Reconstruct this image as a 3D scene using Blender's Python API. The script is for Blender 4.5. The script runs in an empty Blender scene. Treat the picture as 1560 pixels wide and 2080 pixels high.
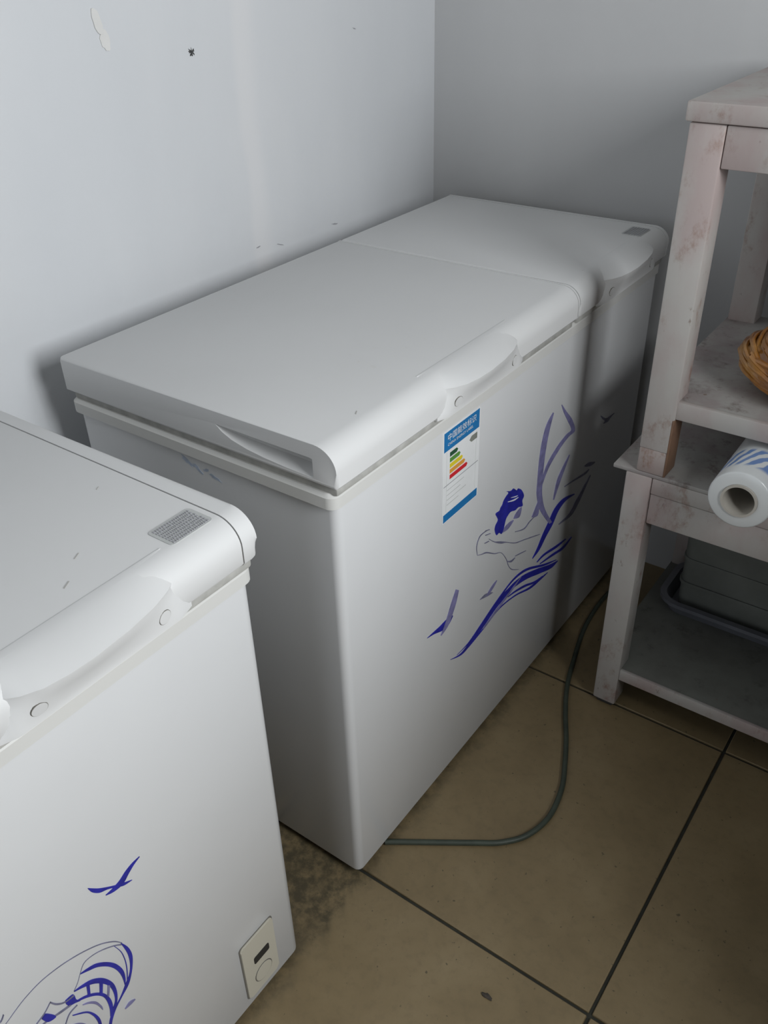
import bpy, bmesh, math, random
from mathutils import Vector, Matrix
random.seed(7)
SC = bpy.context.scene
COL = SC.collection

# ------------------------------------------------------------------ camera
cd = bpy.data.cameras.new('camera')
cam = bpy.data.objects.new('camera', cd)
COL.objects.link(cam)
cam.location = (0.5833, -0.6872, 1.3370)
cam.rotation_euler = (0.9846, 0.0237, 0.6240)
cd.sensor_fit = 'VERTICAL'
cd.sensor_height = 24.0
cd.lens = 1798.4 / 2080 * 24.0
cd.clip_start = 0.02
SC.camera = cam

# ------------------------------------------------------------------ world, daylight, exposure
w = bpy.data.worlds.new('sky')
SC.world = w
w.use_nodes = True
bg = w.node_tree.nodes['Background']
bg.inputs[0].default_value = (0.80, 0.88, 1.0, 1)
bg.inputs[1].default_value = 0.8

# room extents
XL, XR, YB, YF, ZC = -0.582, 1.62, 1.108, -3.0, 2.9
# window opening in the right-hand wall (out of frame, where the photograph's light comes from)
WY0, WY1, WZ0, WZ1 = -0.48, 0.17, 1.05, 2.05
# unseen doorway added behind the camera to hold the fill light
DX0, DX1, DZ1 = -0.25, 1.05, 2.1

def area(name, loc, rot, sx, sy, power, color):
    l = bpy.data.lights.new(name, 'AREA')
    l.shape = 'RECTANGLE'; l.size = sx; l.size_y = sy
    l.energy = power; l.color = color
    o = bpy.data.objects.new(name, l); COL.objects.link(o)
    o.location = loc; o.rotation_euler = rot
    return o
# daylight entering through the window
area('window_daylight', (XR - 0.03, (WY0 + WY1) / 2, (WZ0 + WZ1) / 2), (0, math.radians(90), 0),
     WZ1 - WZ0, WY1 - WY0, 37.5, (0.95, 0.98, 1.0))
# weak fill light added behind the camera, at the unseen doorway
area('doorway_fill', ((DX0 + DX1) / 2, YF + 0.03, DZ1 / 2 + 0.02), (math.radians(-90), 0, math.radians(180)), DX1 - DX0, DZ1 - 0.06, 5.0, (0.93, 0.97, 1.0))

vs = SC.view_settings
vs.view_transform = 'Standard'
vs.look = 'None'
vs.gamma = 1
vs.use_curve_mapping = False
vs.exposure = 0.0

# ------------------------------------------------------------------ materials
MATS = {}
def nodes_of(name):
    m = bpy.data.materials.new(name); m.use_nodes = True
    nt = m.node_tree
    return m, nt, nt.nodes['Principled BSDF']
def N(nt, t, **kw):
    n = nt.nodes.new(t)
    for k, v in kw.items():
        setattr(n, k, v)
    return n
def rgba(c): return (c[0], c[1], c[2], 1)
def ramp(nt, fac, stops):
    r = N(nt, 'ShaderNodeValToRGB')
    e = r.color_ramp.elements
    while len(e) < len(stops): e.new(0.5)
    for i, (p, c) in enumerate(stops):
        e[i].position = p; e[i].color = rgba(c)
    nt.links.new(fac, r.inputs[0])
    return r.outputs[0]
def noise(nt, scale, detail=4, rough=0.55, vec=None, stretch=None):
    n = N(nt, 'ShaderNodeTexNoise')
    n.inputs['Scale'].default_value = scale; n.inputs['Detail'].default_value = detail
    n.inputs['Roughness'].default_value = rough
    if vec is None:
        g = N(nt, 'ShaderNodeNewGeometry'); vec = g.outputs['Position']
    if stretch:
        mp = N(nt, 'ShaderNodeMapping'); mp.inputs['Scale'].default_value = stretch
        nt.links.new(vec, mp.inputs[0]); vec = mp.outputs[0]
    nt.links.new(vec, n.inputs['Vector'])
    return n.outputs['Fac']
def mix(nt, fac, a, b):
    m = N(nt, 'ShaderNodeMix', data_type='RGBA')
    for s, v in ((6, a), (7, b)):
        if isinstance(v, tuple): m.inputs[s].default_value = rgba(v)
        else: nt.links.new(v, m.inputs[s])
    if isinstance(fac, float): m.inputs[0].default_value = fac
    else: nt.links.new(fac, m.inputs[0])
    return m.outputs[2]
def bump(nt, p, h, strength, dist=0.002):
    b = N(nt, 'ShaderNodeBump'); b.inputs['Strength'].default_value = strength; b.inputs['Distance'].default_value = dist
    nt.links.new(h, b.inputs['Height']); nt.links.new(b.outputs[0], p.inputs['Normal'])
def math_(nt, op, a, b, clamp=False):
    m = N(nt, 'ShaderNodeMath', operation=op, use_clamp=clamp)
    for i, v in ((0, a), (1, b)):
        if isinstance(v, (int, float)): m.inputs[i].default_value = v
        else: nt.links.new(v, m.inputs[i])
    return m.outputs[0]
def val(nt, fac, lo, hi):
    """0..1 smooth step of a value"""
    mr = N(nt, 'ShaderNodeMapRange', interpolation_type='SMOOTHSTEP')
    mr.inputs['From Min'].default_value = lo; mr.inputs['From Max'].default_value = hi
    nt.links.new(fac, mr.inputs['Value'])
    return mr.outputs['Result']

def simple(name, c, rough=0.5, var=0.06, scale=9.0, metallic=0.0, coat=0.0, bmp=0.0):
    m, nt, p = nodes_of(name)
    f = noise(nt, scale)
    lo = tuple(max(0, v * (1 - var)) for v in c); hi = tuple(min(1, v * (1 + var)) for v in c)
    nt.links.new(ramp(nt, f, [(0.3, lo), (0.7, hi)]), p.inputs['Base Color'])
    p.inputs['Roughness'].default_value = rough
    p.inputs['Metallic'].default_value = metallic
    p.inputs['Coat Weight'].default_value = coat
    if bmp: bump(nt, p, noise(nt, scale * 12), bmp)
    MATS[name] = m
    return m

def enamel(name, c, grime, rough, g_amount):
    m, nt, p = nodes_of(name)
    f = noise(nt, 5.0, 5)
    g = noise(nt, 60.0, 3, 0.6)
    base = mix(nt, val(nt, f, 0.35, 0.75), c, tuple(v * 0.975 for v in c))
    speck = val(nt, math_(nt, 'MULTIPLY', g, f), 0.40, 0.56)
    base = mix(nt, math_(nt, 'MULTIPLY', speck, g_amount), base, grime)
    nt.links.new(base, p.inputs['Base Color'])
    p.inputs['Roughness'].default_value = rough
    p.inputs['Specular IOR Level'].default_value = 0.5
    bump(nt, p, noise(nt, 7.0, 2), 0.05, 0.004)
    MATS[name] = m
enamel('enamel', (0.68, 0.685, 0.69), (0.55, 0.52, 0.45), 0.22, 0.25)
enamel('lid_plastic', (0.665, 0.665, 0.66), (0.55, 0.52, 0.45), 0.55, 0.3)
enamel('rim_plastic', (0.64, 0.635, 0.61), (0.42, 0.38, 0.29), 0.45, 0.6)
enamel('panel_plastic', (0.56, 0.53, 0.44), (0.30, 0.26, 0.19), 0.5, 0.6)
simple('gasket', (0.42, 0.415, 0.39), 0.7, 0.2, 40)
simple('black_plastic', (0.015, 0.017, 0.02), 0.35)
simple('base_black', (0.05, 0.05, 0.048), 0.7)
simple('dark_line', (0.16, 0.15, 0.13), 0.8)
simple('ink_blue', (0.020, 0.022, 0.30), 0.4, 0.25, 60)
simple('ink_faded', (0.20, 0.19, 0.36), 0.45, 0.25, 60)
simple('ink_thin', (0.17, 0.17, 0.25), 0.5, 0.3, 60)
simple('ink_white', (0.78, 0.79, 0.82), 0.4)
simple('scuff_blue', (0.42, 0.48, 0.58), 0.5, 0.2, 60)
simple('label_white', (0.78, 0.79, 0.79), 0.35)
simple('label_blue', (0.012, 0.16, 0.40), 0.35, 0.1, 30)
simple('label_grey', (0.47, 0.48, 0.47), 0.45)
simple('label_dots', (0.60, 0.61, 0.60), 0.45)
simple('print_grey', (0.33, 0.33, 0.35), 0.5)
simple('grade_dark_green', (0.02, 0.09, 0.04), 0.4)
simple('grade_green', (0.10, 0.28, 0.05), 0.4)
simple('grade_yellow', (0.72, 0.58, 0.03), 0.4)
simple('grade_orange', (0.70, 0.32, 0.05), 0.4)
simple('grade_red', (0.60, 0.02, 0.03), 0.4)
simple('badge_grey', (0.22, 0.23, 0.20), 0.5)
simple('cord_rubber', (0.050, 0.062, 0.046), 0.5, 0.2, 40)
simple('crate_plastic', (0.16, 0.17, 0.155), 0.5, 0.15, 14)
simple('tray_plastic', (0.15, 0.155, 0.175), 0.45, 0.15, 14)
simple('card_core', (0.46, 0.43, 0.38), 0.8)
simple('grout', (0.030, 0.030, 0.022), 0.9, 0.3, 30)
simple('soot', (0.05, 0.05, 0.05), 0.9)
simple('plaster_fresh', (0.70, 0.69, 0.67), 0.8)
simple('plain_wall', (0.12, 0.12, 0.115), 0.9)
simple('ceiling_paint', (0.45, 0.45, 0.44), 0.9)
simple('window_frame', (0.7, 0.7, 0.7), 0.4)
simple('nick_grey', (0.42, 0.41, 0.39), 0.6)
simple('crumb', (0.06, 0.05, 0.04), 0.9, 0.3, 200)

def wall_mat(name, k):
    m, nt, p = nodes_of(name)
    f = noise(nt, 2.2, 5, 0.55, stretch=(1, 1, 0.45))
    fine = noise(nt, 34, 4, 0.6)
    c = ramp(nt, f, [(0.3, k[0]), (0.55, k[1]), (0.75, k[2])])
    # an old brushed-on stripe of filler running down the plaster
    geo = N(nt, 'ShaderNodeNewGeometry'); sx = N(nt, 'ShaderNodeSeparateXYZ'); nt.links.new(geo.outputs['Position'], sx.inputs[0])
    yy = math_(nt, 'ADD', sx.outputs['Y'], math_(nt, 'MULTIPLY', noise(nt, 4, 3), 0.05))
    stripe = math_(nt, 'MULTIPLY', val(nt, yy, 0.515, 0.535), val(nt, yy, 0.585, 0.545))
    c = mix(nt, math_(nt, 'MULTIPLY', stripe, 0.5), c, k[3])
    nt.links.new(c, p.inputs['Base Color'])
    p.inputs['Roughness'].default_value = 0.75
    h = math_(nt, 'ADD', math_(nt, 'MULTIPLY', noise(nt, 3.2, 3, 0.5, stretch=(1, 1, 0.35)), 6.0), math_(nt, 'MULTIPLY', fine, 0.35))
    bump(nt, p, h, 0.35, 0.004)
    MATS[name] = m
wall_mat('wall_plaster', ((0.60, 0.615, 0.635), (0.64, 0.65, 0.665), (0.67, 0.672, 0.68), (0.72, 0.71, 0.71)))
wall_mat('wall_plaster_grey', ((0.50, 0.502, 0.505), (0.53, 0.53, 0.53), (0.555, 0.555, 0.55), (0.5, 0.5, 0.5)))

def tile_mat():
    m, nt, p = nodes_of('floor_tile')
    f = noise(nt, 7, 6, 0.62); g = noise(nt, 60, 5, 0.65); sp = noise(nt, 110, 2, 0.5)
    c = ramp(nt, f, [(0.28, (0.195, 0.144, 0.075)), (0.5, (0.236, 0.176, 0.093)), (0.72, (0.272, 0.207, 0.114))])
    c = mix(nt, math_(nt, 'MULTIPLY', val(nt, g, 0.45, 0.75), 0.35), c, (0.15, 0.112, 0.062))
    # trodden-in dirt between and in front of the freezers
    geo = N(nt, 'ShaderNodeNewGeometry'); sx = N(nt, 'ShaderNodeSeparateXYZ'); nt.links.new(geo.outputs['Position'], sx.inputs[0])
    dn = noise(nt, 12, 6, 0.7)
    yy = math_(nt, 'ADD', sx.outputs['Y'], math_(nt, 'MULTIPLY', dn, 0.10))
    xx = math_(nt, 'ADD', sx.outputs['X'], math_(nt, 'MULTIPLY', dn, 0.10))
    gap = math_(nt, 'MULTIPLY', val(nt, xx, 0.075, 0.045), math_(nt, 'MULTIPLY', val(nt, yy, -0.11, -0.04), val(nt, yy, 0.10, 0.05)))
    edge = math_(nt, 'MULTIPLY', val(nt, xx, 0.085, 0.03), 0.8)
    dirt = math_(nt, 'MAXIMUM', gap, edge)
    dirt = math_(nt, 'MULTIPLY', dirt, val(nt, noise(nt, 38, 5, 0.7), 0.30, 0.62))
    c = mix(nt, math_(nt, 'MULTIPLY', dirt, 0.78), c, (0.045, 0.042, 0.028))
    c = mix(nt, math_(nt, 'MULTIPLY', val(nt, sp, 0.70, 0.74), 0.7), c, (0.06, 0.05, 0.03))
    nt.links.new(c, p.inputs['Base Color'])
    p.inputs['Roughness'].default_value = 0.45
    bump(nt, p, g, 0.12, 0.001)
    MATS['floor_tile'] = m
tile_mat()

def wood_mat(name, base, pink, worn, wear_lo, wear_hi):
    m, nt, p = nodes_of(name)
    f = noise(nt, 9, 5, 0.6, stretch=(1, 1, 0.5)); g = noise(nt, 26, 6, 0.7, stretch=(1, 1, 0.6)); k = noise(nt, 55, 4, 0.6, stretch=(1.2, 1.2, 0.7))
    c = mix(nt, val(nt, f, 0.38, 0.68), base, pink)
    c = mix(nt, val(nt, g, wear_lo, wear_hi), c, worn)
    c = mix(nt, math_(nt, 'MULTIPLY', val(nt, k, 0.66, 0.78), 0.8), c, (0.16, 0.10, 0.07))
    nt.links.new(c, p.inputs['Base Color'])
    p.inputs['Roughness'].default_value = 0.6
    bump(nt, p, g, 0.25, 0.002)
    MATS[name] = m
wood_mat('painted_wood', (0.46, 0.44, 0.415), (0.42, 0.345, 0.33), (0.28, 0.18, 0.14), 0.54, 0.78)
wood_mat('painted_wood_worn', (0.40, 0.35, 0.33), (0.36, 0.28, 0.26), (0.24, 0.13, 0.08), 0.50, 0.70)
wood_mat('bare_wood', (0.20, 0.115, 0.07), (0.17, 0.095, 0.06), (0.11, 0.06, 0.04), 0.5, 0.7)
wood_mat('shelf_top', (0.38, 0.37, 0.35), (0.30, 0.255, 0.25), (0.17, 0.14, 0.125), 0.52, 0.74)
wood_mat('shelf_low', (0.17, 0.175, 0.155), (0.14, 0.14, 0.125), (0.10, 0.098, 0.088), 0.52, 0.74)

def film_mat():
    m, nt, p = nodes_of('film_roll')
    tc = N(nt, 'ShaderNodeTexCoord'); s = N(nt, 'ShaderNodeSeparateXYZ'); nt.links.new(tc.outputs['Object'], s.inputs[0])
    wv = N(nt, 'ShaderNodeTexWave'); wv.inputs['Scale'].default_value = 22; wv.inputs['Distortion'].default_value = 5; wv.inputs['Detail'].default_value = 2
    mp = N(nt, 'ShaderNodeMapping'); mp.inputs['Rotation'].default_value = (0.3, 0.5, 0.6)
    nt.links.new(tc.outputs['Object'], mp.inputs[0]); nt.links.new(mp.outputs[0], wv.inputs['Vector'])
    band = math_(nt, 'MULTIPLY', val(nt, s.outputs['Y'], 0.022, 0.034), val(nt, s.outputs['Y'], 0.088, 0.078))
    # printed blue band running round the roll, first one near its end, then another
    band2 = math_(nt, 'MULTIPLY', val(nt, s.outputs['Y'], 0.17, 0.18), val(nt, s.outputs['Y'], 0.24, 0.23))
    bands = math_(nt, 'MAXIMUM', band, band2)
    fac = math_(nt, 'MULTIPLY', bands, val(nt, wv.outputs['Fac'], 0.30, 0.65))
    c = mix(nt, fac, (0.66, 0.68, 0.68), (0.16, 0.26, 0.50))
    nt.links.new(c, p.inputs['Base Color']); p.inputs['Roughness'].default_value = 0.25
    p.inputs['Coat Weight'].default_value = 0.3
    MATS['film_roll'] = m
film_mat()
def amber_mat():
    m, nt, p = nodes_of('amber_strand')
    f = noise(nt, 16, 4)
    nt.links.new(ramp(nt, f, [(0.3, (0.20, 0.07, 0.012)), (0.5, (0.36, 0.145, 0.025)), (0.7, (0.52, 0.27, 0.07))]), p.inputs['Base Color'])
    p.inputs['Roughness'].default_value = 0.3
    p.inputs['Coat Weight'].default_value = 0.4
    MATS['amber_strand'] = m
amber_mat()
def glass_mat():
    m = bpy.data.materials.new('window_glass'); m.use_nodes = True
    nt = m.node_tree; nt.nodes.clear()
    o = N(nt, 'ShaderNodeOutputMaterial'); a = N(nt, 'ShaderNodeBsdfTransparent'); b = N(nt, 'ShaderNodeBsdfGlossy'); x = N(nt, 'ShaderNodeMixShader')
    b.inputs['Roughness'].default_value = 0.02; x.inputs[0].default_value = 0.06
    nt.links.new(a.outputs[0], x.inputs[1]); nt.links.new(b.outputs[0], x.inputs[2]); nt.links.new(x.outputs[0], o.inputs[0])
    MATS['window_glass'] = m
glass_mat()

# ------------------------------------------------------------------ mesh helpers (all shapes in world metres)
def box(bm, x0, x1, y0, y1, z0, z1, bev=0.0, seg=2):
    r = bmesh.ops.create_cube(bm, size=1.0)
    vs_ = r['verts']
    bmesh.ops.scale(bm, vec=(x1 - x0, y1 - y0, z1 - z0), verts=vs_)
    bmesh.ops.translate(bm, vec=((x0 + x1) / 2, (y0 + y1) / 2, (z0 + z1) / 2), verts=vs_)
    if bev > 0:
        es = list({e for v in vs_ for e in v.link_edges})
        bmesh.ops.bevel(bm, geom=es, offset=bev, segments=seg, profile=0.5, affect='EDGES')
    return bm
def cyl(bm, a, b, r0, r1=None, n=24, cap=True):
    a = Vector(a); b = Vector(b); r1 = r0 if r1 is None else r1
    d = (b - a).normalized(); u = d.orthogonal().normalized(); v = d.cross(u)
    A = [bm.verts.new(a + (u * math.cos(t) + v * math.sin(t)) * r0) for t in [2 * math.pi * i / n for i in range(n)]]
    B = [bm.verts.new(b + (u * math.cos(t) + v * math.sin(t)) * r1) for t in [2 * math.pi * i / n for i in range(n)]]
    for i in range(n):
        bm.faces.new((A[i], A[(i + 1) % n], B[(i + 1) % n], B[i]))
    if cap:
        bm.faces.new(A[::-1]); bm.faces.new(B)
    return bm
def catmull(pts, k):
    out = []
    n = len(pts)
    if n == 2: k = 1
    for i in range(n - 1):
        p0 = pts[max(i - 1, 0)]; p1 = pts[i]; p2 = pts[i + 1]; p3 = pts[min(i + 2, n - 1)]
        for j in range(k):
            t = j / k
            out.append(tuple(0.5 * ((2 * b) + (-a + c) * t + (2 * a - 5 * b + 4 * c - d) * t * t + (-a + 3 * b - 3 * c + d) * t ** 3)
                             for a, b, c, d in zip(p0, p1, p2, p3)))
    out.append(tuple(pts[-1]))
    return out
def tube(bm, pts, r, n=10):
    pts = [Vector(p) for p in pts]
    rings = []
    u = None
    for i, p in enumerate(pts):
        d = (pts[min(i + 1, len(pts) - 1)] - pts[max(i - 1, 0)]).normalized()
        u = d.orthogonal().normalized() if u is None else (u - d * u.dot(d)).normalized()
        v = d.cross(u)
        rings.append([bm.verts.new(p + (u * math.cos(2 * math.pi * k / n) + v * math.sin(2 * math.pi * k / n)) * r) for k in range(n)])
    for a, b in zip(rings, rings[1:]):
        for k in range(n):
            bm.faces.new((a[k], a[(k + 1) % n], b[(k + 1) % n], b[k]))
    bm.faces.new(rings[0][::-1]); bm.faces.new(rings[-1])
    return bm
def prism_y(bm, prof, y0, y1):
    """profile in (x, z) swept along y"""
    A = [bm.verts.new((x, y0, z)) for x, z in prof]; B = [bm.verts.new((x, y1, z)) for x, z in prof]
    n = len(prof)
    for i in range(n):
        bm.faces.new((A[i], A[(i + 1) % n], B[(i + 1) % n], B[i]))
    bm.faces.new(A[::-1]); bm.faces.new(B)
    return A, B
def prism_x(bm, pts, x0, x1):
    """flat outline in (y, z) given a thickness along x"""
    A = [bm.verts.new((x0, y, z)) for y, z in pts]; B = [bm.verts.new((x1, y, z)) for y, z in pts]
    n = len(pts)
    for i in range(n):
        bm.faces.new((A[i], A[(i + 1) % n], B[(i + 1) % n], B[i]))
    bm.faces.new(A[::-1]); bm.faces.new(B)
def origin_of(o):
    v = Vector((0, 0, 0))
    while o is not None:
        v += o.location; o = o.parent
    return v
def finish(bm, ang=38):
    bmesh.ops.recalc_face_normals(bm, faces=bm.faces[:])
    for f in bm.faces: f.smooth = True
    for e in bm.edges:
        if len(e.link_faces) == 2 and e.calc_face_angle(0) > math.radians(ang): e.smooth = False
def obj(name, bm, mats, parent=None, loc=None, ang=38):
    """one mesh object; vertices come in world coordinates"""
    finish(bm, ang)
    me = bpy.data.meshes.new(name)
    off = origin_of(parent) + (Vector(loc) if loc else Vector((0, 0, 0)))
    bm.transform(Matrix.Translation(-off))
    bm.to_mesh(me); bm.free()
    for m in (mats if isinstance(mats, (list, tuple)) else [mats]): me.materials.append(MATS[m])
    o = bpy.data.objects.new(name, me); COL.objects.link(o)
    o.parent = parent
    if loc: o.location = loc
    return o
def BM(): return bmesh.new()
def thing(name, loc, label, cat, group=None):
    o = bpy.data.objects.new(name, None); COL.objects.link(o)
    o.empty_display_size = 0.1
    o.location = loc; o['label'] = label; o['category'] = cat
    if group: o['group'] = group
    return o
def tag(o, label, cat, group=None):
    o['label'] = label; o['category'] = cat
    if group: o['group'] = group
    return o
def struct(name, bm, mat):
    o = obj(name, bm, mat); o['kind'] = 'structure'; return o

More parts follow.
